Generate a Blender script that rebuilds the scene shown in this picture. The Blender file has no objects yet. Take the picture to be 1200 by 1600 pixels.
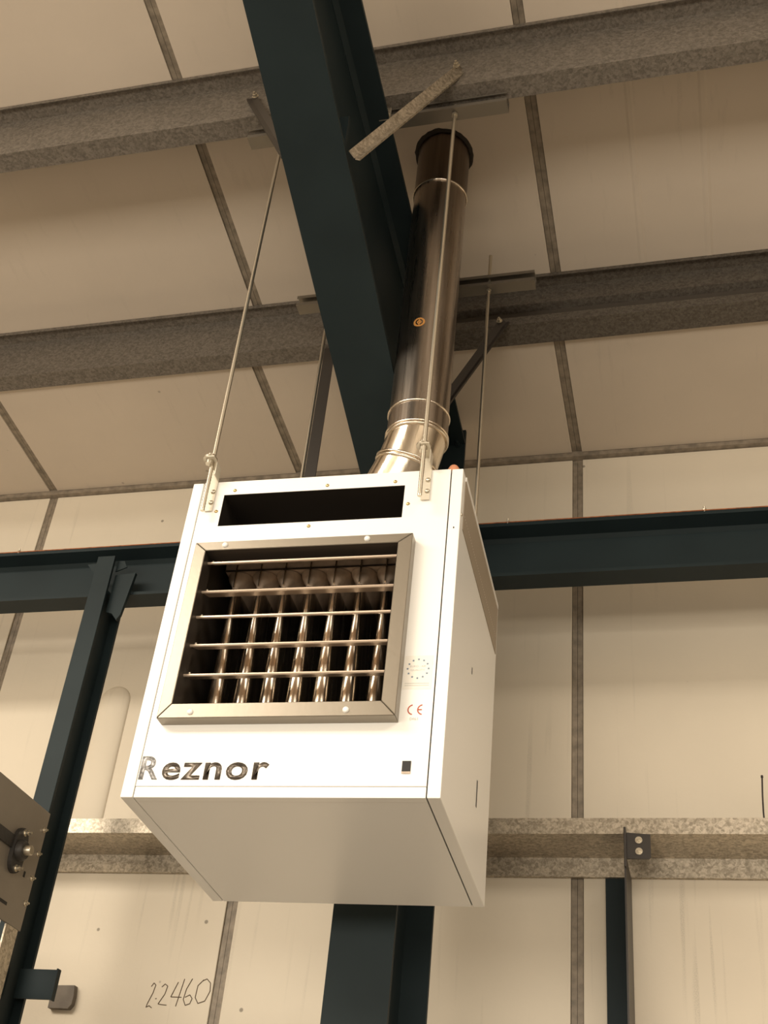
import bpy, bmesh, math, random
from mathutils import Vector, Matrix
random.seed(7)
scn = bpy.context.scene
C = scn.collection

# ------------------------------------------------------------------ camera
# world axes: X along the wall (right), Y towards the wall, Z up; the lens is the origin, the floor lies 1.6 m below
cam_d = bpy.data.cameras.new('camera')
cam = bpy.data.objects.new('camera', cam_d)
C.objects.link(cam)
cam_d.sensor_fit = 'HORIZONTAL'
cam_d.sensor_width = 36.0
cam_d.lens = 36.0 * 1902.7 / 1200.0
cam_d.clip_start = 0.05
_r = Vector((0.967615, 0.235366, 0.091241))
_u = Vector((0.062638, -0.574013, 0.816447))
_f = Vector((-0.244537, 0.784290, 0.570167))
cam.matrix_world = Matrix(((_r.x, _u.x, -_f.x, 0), (_r.y, _u.y, -_f.y, 0), (_r.z, _u.z, -_f.z, 0), (0, 0, 0, 1)))
scn.camera = cam

# ------------------------------------------------------------------ world, daylight, exposure
world = bpy.data.worlds.new('world')
scn.world = world
world.use_nodes = True
bg = world.node_tree.nodes['Background']
bg.inputs['Color'].default_value = (1.0, 0.93, 0.82, 1)
bg.inputs['Strength'].default_value = 0.25

def area(name, loc, target, sx, sy, power, col):
    d = bpy.data.lights.new(name, 'AREA')
    d.shape = 'RECTANGLE'; d.size = sx; d.size_y = sy
    d.energy = power; d.color = col
    o = bpy.data.objects.new(name, d); C.objects.link(o)
    o.location = loc
    o.rotation_euler = (Vector(target) - Vector(loc)).to_track_quat('-Z', 'Y').to_euler()
    return o
# daylight through two translucent rooflight strips behind the viewer (lying in the roof slope) plus an added fill lamp at an opening made in the far wall
DAY = (1.0, 0.91, 0.78)
def rooflight(name, xc, yc, w, l, power):
    z = 2.872 + 0.163*(2.698 - yc) - 0.02
    o = area(name, (xc, yc, z), (xc, yc - 0.163, z - 1.0), w, l, power, DAY)
    o.rotation_euler = (-math.atan(0.163), 0, 0)
    return o
rooflight('rooflight_left', -4.45, -1.9, 4.0, 3.2, 770)
rooflight('rooflight_right', 3.2, -1.9, 3.4, 3.2, 350)
area('front_fill', (-1.2, -3.98, 0.35), (-1.2, 0.0, 0.35), 7.6, 1.5, 285, DAY)

vs = scn.view_settings
vs.view_transform = 'Standard'
vs.look = 'None'
vs.gamma = 1.0
vs.use_curve_mapping = False
vs.exposure = 0.0

# ------------------------------------------------------------------ materials
def nmat(name):
    m = bpy.data.materials.new(name); m.use_nodes = True
    nt = m.node_tree; b = nt.nodes['Principled BSDF']
    return m, nt, b
def simple(name, col, rough=0.5, metal=0.0, spec=0.5, bump=0.0, bscale=60, var=0.0, vscale=6.0):
    m, nt, b = nmat(name)
    b.inputs['Base Color'].default_value = (*col, 1)
    b.inputs['Roughness'].default_value = rough
    b.inputs['Metallic'].default_value = metal
    b.inputs['Specular IOR Level'].default_value = spec
    tc = nt.nodes.new('ShaderNodeTexCoord')
    if var > 0:
        n = nt.nodes.new('ShaderNodeTexNoise'); n.inputs['Scale'].default_value = vscale; n.inputs['Detail'].default_value = 6
        nt.links.new(tc.outputs['Object'], n.inputs['Vector'])
        r = nt.nodes.new('ShaderNodeValToRGB')
        r.color_ramp.elements[0].position = 0.3; r.color_ramp.elements[1].position = 0.7
        r.color_ramp.elements[0].color = (*[c * (1 - var) for c in col], 1)
        r.color_ramp.elements[1].color = (*[min(1, c * (1 + var)) for c in col], 1)
        nt.links.new(n.outputs['Fac'], r.inputs['Fac']); nt.links.new(r.outputs['Color'], b.inputs['Base Color'])
    if bump > 0:
        n = nt.nodes.new('ShaderNodeTexNoise'); n.inputs['Scale'].default_value = bscale; n.inputs['Detail'].default_value = 3
        nt.links.new(tc.outputs['Object'], n.inputs['Vector'])
        bp = nt.nodes.new('ShaderNodeBump'); bp.inputs['Strength'].default_value = bump; bp.inputs['Distance'].default_value = 0.01
        nt.links.new(n.outputs['Fac'], bp.inputs['Height']); nt.links.new(bp.outputs['Normal'], b.inputs['Normal'])
    return m

def panel_mat(name, col, streak=0.35, specks=0.6, axis='Z'):
    """painted insulated panel: faint drip streaks, blotchy dust and small dark fly specks"""
    m, nt, b = nmat(name)
    b.inputs['Roughness'].default_value = 0.62
    b.inputs['Specular IOR Level'].default_value = 0.25
    tc = nt.nodes.new('ShaderNodeTexCoord')
    def noise(scale, mapscale, detail=4):
        mp = nt.nodes.new('ShaderNodeMapping'); mp.inputs['Scale'].default_value = mapscale
        n = nt.nodes.new('ShaderNodeTexNoise'); n.inputs['Scale'].default_value = scale; n.inputs['Detail'].default_value = detail
        nt.links.new(tc.outputs['Object'], mp.inputs['Vector']); nt.links.new(mp.outputs['Vector'], n.inputs['Vector'])
        return n.outputs['Fac']
    def ramp(f, a, bb, lo=0.0, hi=1.0):
        r = nt.nodes.new('ShaderNodeMapRange'); r.inputs['From Min'].default_value = a; r.inputs['From Max'].default_value = bb
        r.inputs['To Min'].default_value = lo; r.inputs['To Max'].default_value = hi
        nt.links.new(f, r.inputs['Value']); return r.outputs['Result']
    def mul(x, y):
        mm = nt.nodes.new('ShaderNodeMath'); mm.operation = 'MULTIPLY'
        nt.links.new(x, mm.inputs[0]); nt.links.new(y, mm.inputs[1]); return mm.outputs[0]
    st = (1, 1, 0.04) if axis == 'Z' else (1, 0.04, 1)
    s1 = ramp(noise(38, st, 2), 0.62, 0.70)                     # thin drips
    s2 = ramp(noise(2.2, (1, 1, 1), 5), 0.35, 0.65)              # where drips gather
    s3 = ramp(noise(420, (1, 1, 1), 1), 0.35, 0.6)              # broken into grains
    drip = mul(mul(s1, s2), s3)
    blot = ramp(noise(1.6, (1, 1, 1), 6), 0.3, 0.75)
    v = nt.nodes.new('ShaderNodeTexVoronoi'); v.inputs['Scale'].default_value = 5.0; v.inputs['Randomness'].default_value = 1.0
    nt.links.new(tc.outputs['Object'], v.inputs['Vector'])
    sp = ramp(v.outputs['Distance'], 0.022, 0.034, 1, 0)
    def mix(c1, c2, fac, amt):
        x = nt.nodes.new('ShaderNodeMix'); x.data_type = 'RGBA'
        mm = nt.nodes.new('ShaderNodeMath'); mm.operation = 'MULTIPLY'; mm.inputs[1].default_value = amt
        nt.links.new(fac, mm.inputs[0]); nt.links.new(mm.outputs[0], x.inputs['Factor'])
        if isinstance(c1, tuple): x.inputs['A'].default_value = (*c1, 1)
        else: nt.links.new(c1, x.inputs['A'])
        x.inputs['B'].default_value = (*c2, 1)
        return x.outputs['Result']
    c = mix(col, tuple(k * 0.86 for k in col), blot, 0.8)
    c = mix(c, tuple(k * 0.45 for k in col), drip, streak)
    c = mix(c, (0.05, 0.035, 0.02), sp, specks)
    nt.links.new(c, b.inputs['Base Color'])
    n = nt.nodes.new('ShaderNodeTexNoise'); n.inputs['Scale'].default_value = 55
    nt.links.new(tc.outputs['Object'], n.inputs['Vector'])
    bp = nt.nodes.new('ShaderNodeBump'); bp.inputs['Strength'].default_value = 0.04; bp.inputs['Distance'].default_value = 0.01
    nt.links.new(n.outputs['Fac'], bp.inputs['Height']); nt.links.new(bp.outputs['Normal'], b.inputs['Normal'])
    return m

def galv_mat(name, c0, c1, rough=0.5, metal=0.35, scale=70):
    """galvanised sheet with a crystalline spangle"""
    m, nt, b = nmat(name)
    tc = nt.nodes.new('ShaderNodeTexCoord')
    n = nt.nodes.new('ShaderNodeTexNoise'); n.inputs['Scale'].default_value = scale; n.inputs['Detail'].default_value = 4; n.inputs['Distortion'].default_value = 1.5
    v = nt.nodes.new('ShaderNodeTexVoronoi'); v.inputs['Scale'].default_value = scale * 1.4
    nt.links.new(tc.outputs['Object'], n.inputs['Vector']); nt.links.new(tc.outputs['Object'], v.inputs['Vector'])
    sep = nt.nodes.new('ShaderNodeSeparateColor'); nt.links.new(v.outputs['Color'], sep.inputs['Color'])
    a = nt.nodes.new('ShaderNodeMath'); a.operation = 'MULTIPLY_ADD'; a.inputs[1].default_value = 0.35
    nt.links.new(sep.outputs[0], a.inputs[0]); nt.links.new(n.outputs['Fac'], a.inputs[2])
    r = nt.nodes.new('ShaderNodeValToRGB')
    r.color_ramp.elements[0].position = 0.45; r.color_ramp.elements[0].color = (*c0, 1)
    r.color_ramp.elements[1].position = 0.90; r.color_ramp.elements[1].color = (*c1, 1)
    nt.links.new(a.outputs[0], r.inputs['Fac']); nt.links.new(r.outputs['Color'], b.inputs['Base Color'])
    b.inputs['Roughness'].default_value = rough; b.inputs['Metallic'].default_value = metal
    return m

def steel_mat(name, col, rough, streak=0.25, axis='Z'):
    """bright flue steel with rolled streaks along its length"""
    m, nt, b = nmat(name)
    b.inputs['Metallic'].default_value = 1.0
    tc = nt.nodes.new('ShaderNodeTexCoord')
    mp = nt.nodes.new('ShaderNodeMapping'); mp.inputs['Scale'].default_value = (1, 1, 0.05)
    n = nt.nodes.new('ShaderNodeTexNoise'); n.inputs['Scale'].default_value = 60; n.inputs['Detail'].default_value = 3
    nt.links.new(tc.outputs['Object'], mp.inputs['Vector']); nt.links.new(mp.outputs['Vector'], n.inputs['Vector'])
    r = nt.nodes.new('ShaderNodeMapRange'); r.inputs['To Min'].default_value = rough * 0.6; r.inputs['To Max'].default_value = rough * 1.6
    nt.links.new(n.outputs['Fac'], r.inputs['Value']); nt.links.new(r.outputs['Result'], b.inputs['Roughness'])
    rr = nt.nodes.new('ShaderNodeValToRGB')
    rr.color_ramp.elements[0].position = 0.3; rr.color_ramp.elements[1].position = 0.7
    rr.color_ramp.elements[0].color = (*[c * (1 - streak) for c in col], 1); rr.color_ramp.elements[1].color = (*col, 1)
    nt.links.new(n.outputs['Fac'], rr.inputs['Fac']); nt.links.new(rr.outputs['Color'], b.inputs['Base Color'])
    bp = nt.nodes.new('ShaderNodeBump'); bp.inputs['Strength'].default_value = 0.12; bp.inputs['Distance'].default_value = 0.004
    nt.links.new(n.outputs['Fac'], bp.inputs['Height']); nt.links.new(bp.outputs['Normal'], b.inputs['Normal'])
    return m

M = {
    'wall': panel_mat('cream_wall_panel', (0.76, 0.675, 0.54)),
    'roof': panel_mat('cream_roof_panel', (0.68, 0.585, 0.475), streak=0.15, specks=0.35, axis='Y'),
    'joint': simple('joint_strip_brown', (0.25, 0.205, 0.152), 0.6, var=0.3, vscale=40),
    'joint_dark': simple('joint_groove_dark', (0.05, 0.04, 0.03), 0.7),
    'floor': simple('concrete', (0.16, 0.14, 0.118), 0.8, var=0.15, vscale=2),
    'plaster': simple('far_wall_block', (0.27, 0.235, 0.185), 0.8),
    'teal': simple('dark_teal_paint', (0.0165, 0.0260, 0.0285), 0.52, 0.0, 0.18, bump=0.02, bscale=30, var=0.12, vscale=5),
    'rust': simple('rust_orange', (0.32, 0.11, 0.04), 0.8, var=0.4, vscale=60),
    'galv': galv_mat('galvanised_spangle', (0.13, 0.112, 0.09), (0.235, 0.205, 0.17), 0.55, 0.3, 95),
    'galv_d': galv_mat('galvanised_darker', (0.085, 0.070, 0.055), (0.15, 0.13, 0.105), 0.55, 0.3, 95),  # same spangle in darker tones, for the right-hand eaves purlin
    'galv_l': galv_mat('galvanised_light', (0.30, 0.26, 0.20), (0.58, 0.51, 0.41), 0.42, 0.8, 90),
    'strap': simple('pale_zinc_strap', (0.70, 0.64, 0.52), 0.4, 0.3),
    'zinc': simple('zinc_plated', (0.62, 0.56, 0.45), 0.32, 0.9),
    'strut': simple('strut_zinc', (0.30, 0.27, 0.225), 0.35, 0.8),
    'brass': simple('yellow_zinc', (0.55, 0.42, 0.20), 0.35, 0.9),
    'white': simple('white_powder_coat', (0.88, 0.86, 0.81), 0.30, 0.0, 0.5, bump=0.015, bscale=260),
    'vent': simple('perforated_grey_beige', (0.33, 0.27, 0.20), 0.5),
    'black': simple('matt_black', (0.012, 0.010, 0.008), 0.6),
    'duct': simple('dark_duct_steel', (0.055, 0.045, 0.036), 0.42, 0.6),
    'frame': simple('grey_frame_steel', (0.27, 0.235, 0.185), 0.34, 0.7, bump=0.02, bscale=120),
    'blade': simple('louvre_blade', (0.66, 0.53, 0.41), 0.35, 0.6),
    'tube': steel_mat('exchanger_steel', (0.78, 0.68, 0.55), 0.22, 0.35),
    'header': simple('exchanger_header', (0.46, 0.37, 0.29), 0.45, 0.2, var=0.3, vscale=30),
    'flue': steel_mat('flue_stainless', (0.46, 0.395, 0.335), 0.26, 0.35),
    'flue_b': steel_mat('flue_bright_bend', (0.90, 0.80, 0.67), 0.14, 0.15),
    'flue_d': steel_mat('flue_dark_top', (0.22, 0.175, 0.14), 0.3, 0.3),  # darker tone of the flue steel for the top section
    'seal': simple('black_sealant', (0.025, 0.018, 0.012), 0.8, bump=0.3, bscale=40),
    'copper': simple('orange_plastic', (0.62, 0.27, 0.15), 0.4),
    'orange': simple('sticker_orange', (0.50, 0.23, 0.06), 0.5),
    'foil': simple('logo_foil', (0.15, 0.125, 0.10), 0.32, 0.6, var=0.5, vscale=120),
    'foil_l': simple('logo_foil_peeling', (0.30, 0.29, 0.28), 0.4, 0.4, var=0.7, vscale=190),
    'red': simple('print_red', (0.45, 0.09, 0.05), 0.5),
    'blue': simple('print_blue', (0.13, 0.20, 0.28), 0.5),
    'grey': simple('print_grey', (0.50, 0.48, 0.44), 0.5),
    'label': simple('label_paper', (0.82, 0.78, 0.70), 0.45),
    'plate': simple('shutter_plate_grey', (0.26, 0.225, 0.18), 0.42, 0.35, bump=0.03, bscale=150, var=0.12, vscale=4),
    'block': simple('dull_grey_block', (0.17, 0.145, 0.118), 0.8, bump=0.2, bscale=40, var=0.2, vscale=20),
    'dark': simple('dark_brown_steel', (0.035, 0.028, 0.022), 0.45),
    'iron': simple('cast_iron_bearing', (0.05, 0.045, 0.04), 0.5, 0.4, bump=0.1, bscale=90),
    'pencil': simple('pencil_line', (0.10, 0.065, 0.035), 0.8),
    'wire': simple('dark_wire', (0.03, 0.02, 0.015), 0.6),
}

# ------------------------------------------------------------------ mesh helpers
def quad_box(bm, x0, x1, y0, y1, z0, z1):
    v = [bm.verts.new(p) for p in ((x0,y0,z0),(x1,y0,z0),(x1,y1,z0),(x0,y1,z0),(x0,y0,z1),(x1,y0,z1),(x1,y1,z1),(x0,y1,z1))]
    for f in ((0,3,2,1),(4,5,6,7),(0,1,5,4),(1,2,6,5),(2,3,7,6),(3,0,4,7)):
        bm.faces.new([v[i] for i in f])
def box(x0, x1, y0, y1, z0, z1, bev=0.0):
    bm = bmesh.new(); quad_box(bm, x0, x1, y0, y1, z0, z1)
    if bev > 0: bmesh.ops.bevel(bm, geom=bm.edges[:], offset=bev, segments=2, affect='EDGES', profile=0.5)
    return bm
def prism(poly, d0, d1, axis='X'):
    """extrude a closed 2-D outline; axis X: (y,z) outline, Y: (x,z), Z: (x,y)"""
    bm = bmesh.new()
    def P(a, b, d): return {'X': (d, a, b), 'Y': (a, d, b), 'Z': (a, b, d)}[axis]
    A = [bm.verts.new(P(a, b, d0)) for a, b in poly]; B = [bm.verts.new(P(a, b, d1)) for a, b in poly]
    n = len(poly)
    bm.faces.new(A); bm.faces.new(B[::-1])
    for i in range(n): bm.faces.new((A[i], B[i], B[(i+1) % n], A[(i+1) % n]))
    bmesh.ops.recalc_face_normals(bm, faces=bm.faces[:])
    return bm
def thick_line(pts, t):
    """outline of an open polyline thickened to one side (left normal) with mitred corners"""
    n = len(pts); P = [Vector(p) for p in pts]; off = []
    for i in range(n):
        d0 = (P[i] - P[i-1]).normalized() if i > 0 else None
        d1 = (P[i+1] - P[i]).normalized() if i < n-1 else None
        n0 = Vector((-d0.y, d0.x)) if d0 else None; n1 = Vector((-d1.y, d1.x)) if d1 else None
        if n0 is None: m = n1 * t
        elif n1 is None: m = n0 * t
        else:
            m = (n0 + n1); m = m / max(1e-6, m.length_squared) * 2 * t
        off.append(P[i] + m)
    return [(p.x, p.y) for p in P] + [(p.x, p.y) for p in reversed(off)]
def tube(bm, p0, p1, r0, r1=None, seg=16, caps=True):
    r1 = r0 if r1 is None else r1
    p0, p1 = Vector(p0), Vector(p1); d = (p1 - p0).normalized()
    a = d.orthogonal().normalized(); b = d.cross(a)
    A = [bm.verts.new(p0 + (a*math.cos(2*math.pi*i/seg) + b*math.sin(2*math.pi*i/seg))*r0) for i in range(seg)]
    B = [bm.verts.new(p1 + (a*math.cos(2*math.pi*i/seg) + b*math.sin(2*math.pi*i/seg))*r1) for i in range(seg)]
    for i in range(seg):
        f = bm.faces.new((A[i], A[(i+1) % seg], B[(i+1) % seg], B[i])); f.smooth = True
    if caps:
        for f in (bm.faces.new(A[::-1]), bm.faces.new(B)):
            for e in f.edges: e.smooth = False
    return bm
def loft(rings, closed_ends=True, smooth=True):
    bm = bmesh.new(); V = [[bm.verts.new(p) for p in r] for r in rings]
    n = len(rings[0])
    for i in range(len(V)-1):
        for j in range(n):
            f = bm.faces.new((V[i][j], V[i][(j+1) % n], V[i+1][(j+1) % n], V[i+1][j])); f.smooth = smooth
    if closed_ends:
        for f in (bm.faces.new(V[0][::-1]), bm.faces.new(V[-1])):
            f.smooth = False
            for e in f.edges: e.smooth = False
    bmesh.ops.recalc_face_normals(bm, faces=bm.faces[:])
    return bm
def ring_pts(c, d, r, seg=48, ref=None):
    d = Vector(d).normalized(); ref = Vector(ref) if ref else Vector((0, 1, 0))
    a = (ref - d * ref.dot(d)).normalized(); b = d.cross(a)
    return [Vector(c) + (a*math.cos(2*math.pi*i/seg) + b*math.sin(2*math.pi*i/seg))*r for i in range(seg)]
def torus(c, d, R, r, seg=48, sub=8):
    bm = bmesh.new(); d = Vector(d).normalized(); ref = Vector((0, 1, 0))
    a = (ref - d * ref.dot(d)).normalized(); b = d.cross(a); V = []
    for i in range(seg):
        t = 2*math.pi*i/seg; o = a*math.cos(t) + b*math.sin(t)
        V.append([bm.verts.new(Vector(c) + o*(R + r*math.cos(2*math.pi*j/sub)) + d*r*math.sin(2*math.pi*j/sub)) for j in range(sub)])
    for i in range(seg):
        for j in range(sub):
            f = bm.faces.new((V[i][j], V[(i+1) % seg][j], V[(i+1) % seg][(j+1) % sub], V[i][(j+1) % sub])); f.smooth = True
    bmesh.ops.recalc_face_normals(bm, faces=bm.faces[:])
    return bm
def dome(c, n, r, h, seg=14, rings=4):
    """button head: low dome standing on a face with normal n"""
    n = Vector(n).normalized(); a = n.orthogonal().normalized(); b = n.cross(a); c = Vector(c)
    R = []
    for k in range(rings+1):
        t = k/rings*math.pi/2*0.93
        R.append([c + (a*math.cos(2*math.pi*i/seg) + b*math.sin(2*math.pi*i/seg))*r*math.cos(t) + n*h*math.sin(t) for i in range(seg)])
    return loft(R)
def hexbolt(c, n, r, h):
    bm = bmesh.new(); n = Vector(n).normalized(); c = Vector(c)
    tube(bm, c, c + n*h*0.25, r*1.35, seg=18); tube(bm, c + n*h*0.2, c + n*h, r, seg=6); tube(bm, c + n*h*0.8, c + n*h*1.7, r*0.5, seg=12)
    for f in bm.faces: f.smooth = False
    return bm
def bar(p0, p1, w, t, up, prof='L', th=0.005):
    """steel angle (L) or flat between two points; up = direction of the first leg"""
    p0, p1 = Vector(p0), Vector(p1); d = (p1 - p0).normalized(); u = Vector(up); u = (u - d*u.dot(d)).normalized(); s = d.cross(u)
    if prof == 'L': out = [(0,0),(w,0),(w,th),(th,th),(th,t),(0,t)]
    else: out = [(0,0),(w,0),(w,t),(0,t)]
    bm = bmesh.new()
    A = [bm.verts.new(p0 + u*a + s*b) for a, b in out]; B = [bm.verts.new(p1 + u*a + s*b) for a, b in out]
    bm.faces.new(A); bm.faces.new(B[::-1]); n = len(out)
    for i in range(n): bm.faces.new((A[i], B[i], B[(i+1) % n], A[(i+1) % n]))
    bmesh.ops.recalc_face_normals(bm, faces=bm.faces[:]); return bm

ROOTM = {}
def obj(name, bm, mat, parent=None, local=False, label=None, kind=None):
    """one mesh object; world-space vertices unless local; a child shares its root's frame"""
    me = bpy.data.meshes.new(name)
    if parent is not None and not local:
        bm.transform(ROOTM[parent.name].inverted())
    bm.to_mesh(me); bm.free()
    me.materials.append(M[mat] if isinstance(mat, str) else mat)
    o = bpy.data.objects.new(name, me); C.objects.link(o)
    if parent is not None:
        o.parent = parent; ROOTM[o.name] = ROOTM[parent.name]
    else:
        ROOTM[o.name] = Matrix.Identity(4)
    if label: o['label'] = label
    if kind: o['kind'] = kind
    return o
def tag(o, label, cat, group=None):
    o['label'] = label; o['category'] = cat
    if group: o['group'] = group
    return o
def thing(name, label, cat, loc, group=None, mat4=None):
    o = bpy.data.objects.new(name, None); C.objects.link(o); o.empty_display_size = 0.05
    o.matrix_world = mat4 if mat4 is not None else Matrix.Translation(Vector(loc))
    ROOTM[o.name] = o.matrix_world.copy()
    return tag(o, label, cat, group)
def text_mesh(txt, x0, x1, z0, z1, y, depth=0.0006, bold=0.0, slant=0.0, space=1.0):
    """lettering fitted to a rectangle on a plane facing -Y"""
    cu = bpy.data.curves.new('txt', 'FONT'); cu.body = txt; cu.offset = bold; cu.extrude = 0.0; cu.shear = slant; cu.resolution_u = 4; cu.space_character = space
    to = bpy.data.objects.new('txt', cu); C.objects.link(to)
    dg = bpy.context.evaluated_depsgraph_get(); me = bpy.data.meshes.new_from_object(to.evaluated_get(dg))
    bm = bmesh.new(); bm.from_mesh(me)
    bpy.data.objects.remove(to); bpy.data.meshes.remove(me); bpy.data.curves.remove(cu)
    xs = [v.co.x for v in bm.verts]; ys = [v.co.y for v in bm.verts]
    ax, bx, ay, by = min(xs), max(xs), min(ys), max(ys)
    for v in bm.verts:
        u = (v.co.x-ax)/(bx-ax); w = (v.co.y-ay)/(by-ay)
        v.co = Vector((x0 + u*(x1-x0), y, z0 + w*(z1-z0)))
    if depth > 0:
        r = bmesh.ops.extrude_face_region(bm, geom=bm.faces[:])
        for g in r['geom']:
            if isinstance(g, bmesh.types.BMVert): g.co.y -= depth
        bmesh.ops.recalc_face_normals(bm, faces=bm.faces[:])
    return bm
def plate_with_holes(xs, zs, holes, y0, y1):
    """flat plate in XZ with rectangular holes given as (x0,x1,z0,z1)"""
    bm = bmesh.new(); vc = {}
    def V(x, y, z):
        k = (round(x,5), round(y,5), round(z,5))
        if k not in vc: vc[k] = bm.verts.new(k)
        return vc[k]
    xs = sorted(xs); zs = sorted(zs)
    def solid(i, j):
        if i < 0 or j < 0 or i >= len(xs)-1 or j >= len(zs)-1: return False
        cx, cz = (xs[i]+xs[i+1])/2, (zs[j]+zs[j+1])/2
        return not any(h[0] < cx < h[1] and h[2] < cz < h[3] for h in holes)
    for i in range(len(xs)-1):
        for j in range(len(zs)-1):
            if not solid(i, j): continue
            a, b, c, d = xs[i], xs[i+1], zs[j], zs[j+1]
            bm.faces.new((V(a,y0,c), V(b,y0,c), V(b,y0,d), V(a,y0,d)))
            bm.faces.new((V(a,y1,d), V(b,y1,d), V(b,y1,c), V(a,y1,c)))
            if not solid(i-1, j): bm.faces.new((V(a,y0,c), V(a,y0,d), V(a,y1,d), V(a,y1,c)))
            if not solid(i+1, j): bm.faces.new((V(b,y0,d), V(b,y0,c), V(b,y1,c), V(b,y1,d)))
            if not solid(i, j-1): bm.faces.new((V(b,y0,c), V(a,y0,c), V(a,y1,c), V(b,y1,c)))
            if not solid(i, j+1): bm.faces.new((V(a,y0,d), V(b,y0,d), V(b,y1,d), V(a,y1,d)))
    bmesh.ops.recalc_face_normals(bm, faces=bm.faces[:])
    return bm
def ucopy(o, delta=None, name=None, mat4=None):
    c = o.copy(); C.objects.link(c); return c

# ------------------------------------------------------------------ the shell of the hall
FZ = -1.6
YW = 3.3453                       # inner face of the wall panels
JX = [-4.3705, -3.3705, -2.3705, -1.372, -0.3695, 0.632, 1.632]
JW = 0.017                        # half width of a panel joint
floor = obj('floor', box(-8, 6, -4.2, 3.6, FZ-0.2, FZ), 'floor', kind='structure')
# back wall: recessed backing, a proud panel per metre, joint strips between them
wall = obj('wall_back', box(-8, 6, YW+0.014, YW+0.10, FZ, 2.60), 'joint_dark', kind='structure')
edges = [-8.0] + JX + [6.0]
for i in range(len(edges)-1):
    a = edges[i] + (JW if i > 0 else 0); b = edges[i+1] - (JW if i < len(edges)-2 else 0)
    obj('wall_panel', box(a, b, YW, YW+0.0138, FZ, 2.600, 0.0025), 'wall', wall)
for x in JX:
    for k in (-1, 1):
        obj('joint_strip', box(x + (0.0005 if k > 0 else -0.0156), x + (0.0156 if k > 0 else -0.0005), YW+0.006, YW+0.0135, FZ, 2.600), 'joint', wall)
def bevelled_edge(): pass
# roof: upper slope Z = 2.872 + 0.163 (2.698 - Y)
def zr(y): return 2.872 + 0.163*(2.698 - y)
roof = obj('ceiling', prism([(-4.2, zr(-4.2)+0.012), (2.80, zr(2.80)+0.012), (2.80, zr(2.80)+0.09), (-4.2, zr(-4.2)+0.09)], -8, 6), 'joint_dark', kind='structure')
for i in range(len(edges)-1):
    a = edges[i] + (JW if i > 0 else 0); b = edges[i+1] - (JW if i < len(edges)-2 else 0)
    obj('roof_panel', prism([(-4.2, zr(-4.2)), (2.80, zr(2.80)), (2.80, zr(2.80)+0.0118), (-4.2, zr(-4.2)+0.0118)], a, b), 'roof', roof)
for x in JX:
    for k in (-1, 1):
        obj('joint_strip', prism([(-4.2, zr(-4.2)+0.005), (2.80, zr(2.80)+0.005), (2.80, zr(2.80)+0.0118), (-4.2, zr(-4.2)+0.0118)],
            x + (0.0005 if k > 0 else -0.0156), x + (0.0156 if k > 0 else -0.0005)), 'joint', roof)
for x in (-0.098, 0.102):          # faint stiffening ribs pressed into the panel
    obj('panel_rib', prism([(x-0.012, 0.0), (x-0.005, -0.0022), (x+0.005, -0.0022), (x+0.012, 0.0)], 0, 1), 'roof', roof)
    o = bpy.data.objects[[q.name for q in roof.children if q.name.startswith('panel_rib')][-1]]
    me = o.data
    for v in me.vertices:
        xx, zz, t = v.co.y, v.co.z, v.co.x
        y = -4.2 + t*(2.79+4.2); v.co = (xx, y, zr(y) + zz)
# lower lining over the eaves gutter
def zs_(y): return 2.672 - 0.090*(y - 2.77)
soff = obj('ceiling_eaves', prism([(2.745, zs_(2.745)+0.012), (YW, zs_(YW)+0.012), (YW, zs_(YW)+0.06), (2.745, zs_(2.745)+0.06)], -8, 6), 'joint_dark', kind='structure')
for i in range(len(edges)-1):
    a = edges[i] + (JW if i > 0 else 0); b = edges[i+1] - (JW if i < len(edges)-2 else 0)
    obj('soffit_panel', prism([(2.745, zs_(2.745)), (YW-0.016, zs_(YW-0.016)), (YW-0.016, zs_(YW-0.016)+0.0118), (2.745, zs_(2.745)+0.0118)], a, b), 'roof', soff)
for x in JX:
    for k in (-1, 1):
        obj('joint_strip', prism([(2.745, zs_(2.745)+0.005), (YW-0.016, zs_(YW-0.016)+0.005), (YW-0.016, zs_(YW-0.016)+0.0118), (2.745, zs_(2.745)+0.0118)],
            x + (0.0005 if k > 0 else -0.0156), x + (0.0156 if k > 0 else -0.0005)), 'joint', soff)
obj('trim_1', prism([(YW-0.014, 2.606), (YW+0.012, 2.600), (YW+0.012, 2.63), (YW-0.014, 2.63)], -8, 6), 'joint', kind='structure')
# unseen sides of the hall, with an added opening in wall_front for the fill lamp
obj('wall_left', box(-8.2, -8, -4.2, 3.6, FZ, 4.8), 'plaster', kind='structure')
obj('wall_right', box(6, 6.2, -4.2, 3.6, FZ, 4.8), 'plaster', kind='structure')
obj('wall_front', plate_with_holes([-8, -5.0, 2.6, 6], [FZ, -0.4, 1.1, 4.8], [(-5.0, 2.6, -0.4, 1.1)], -4.2, -4.0), 'plaster', kind='structure')

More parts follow.
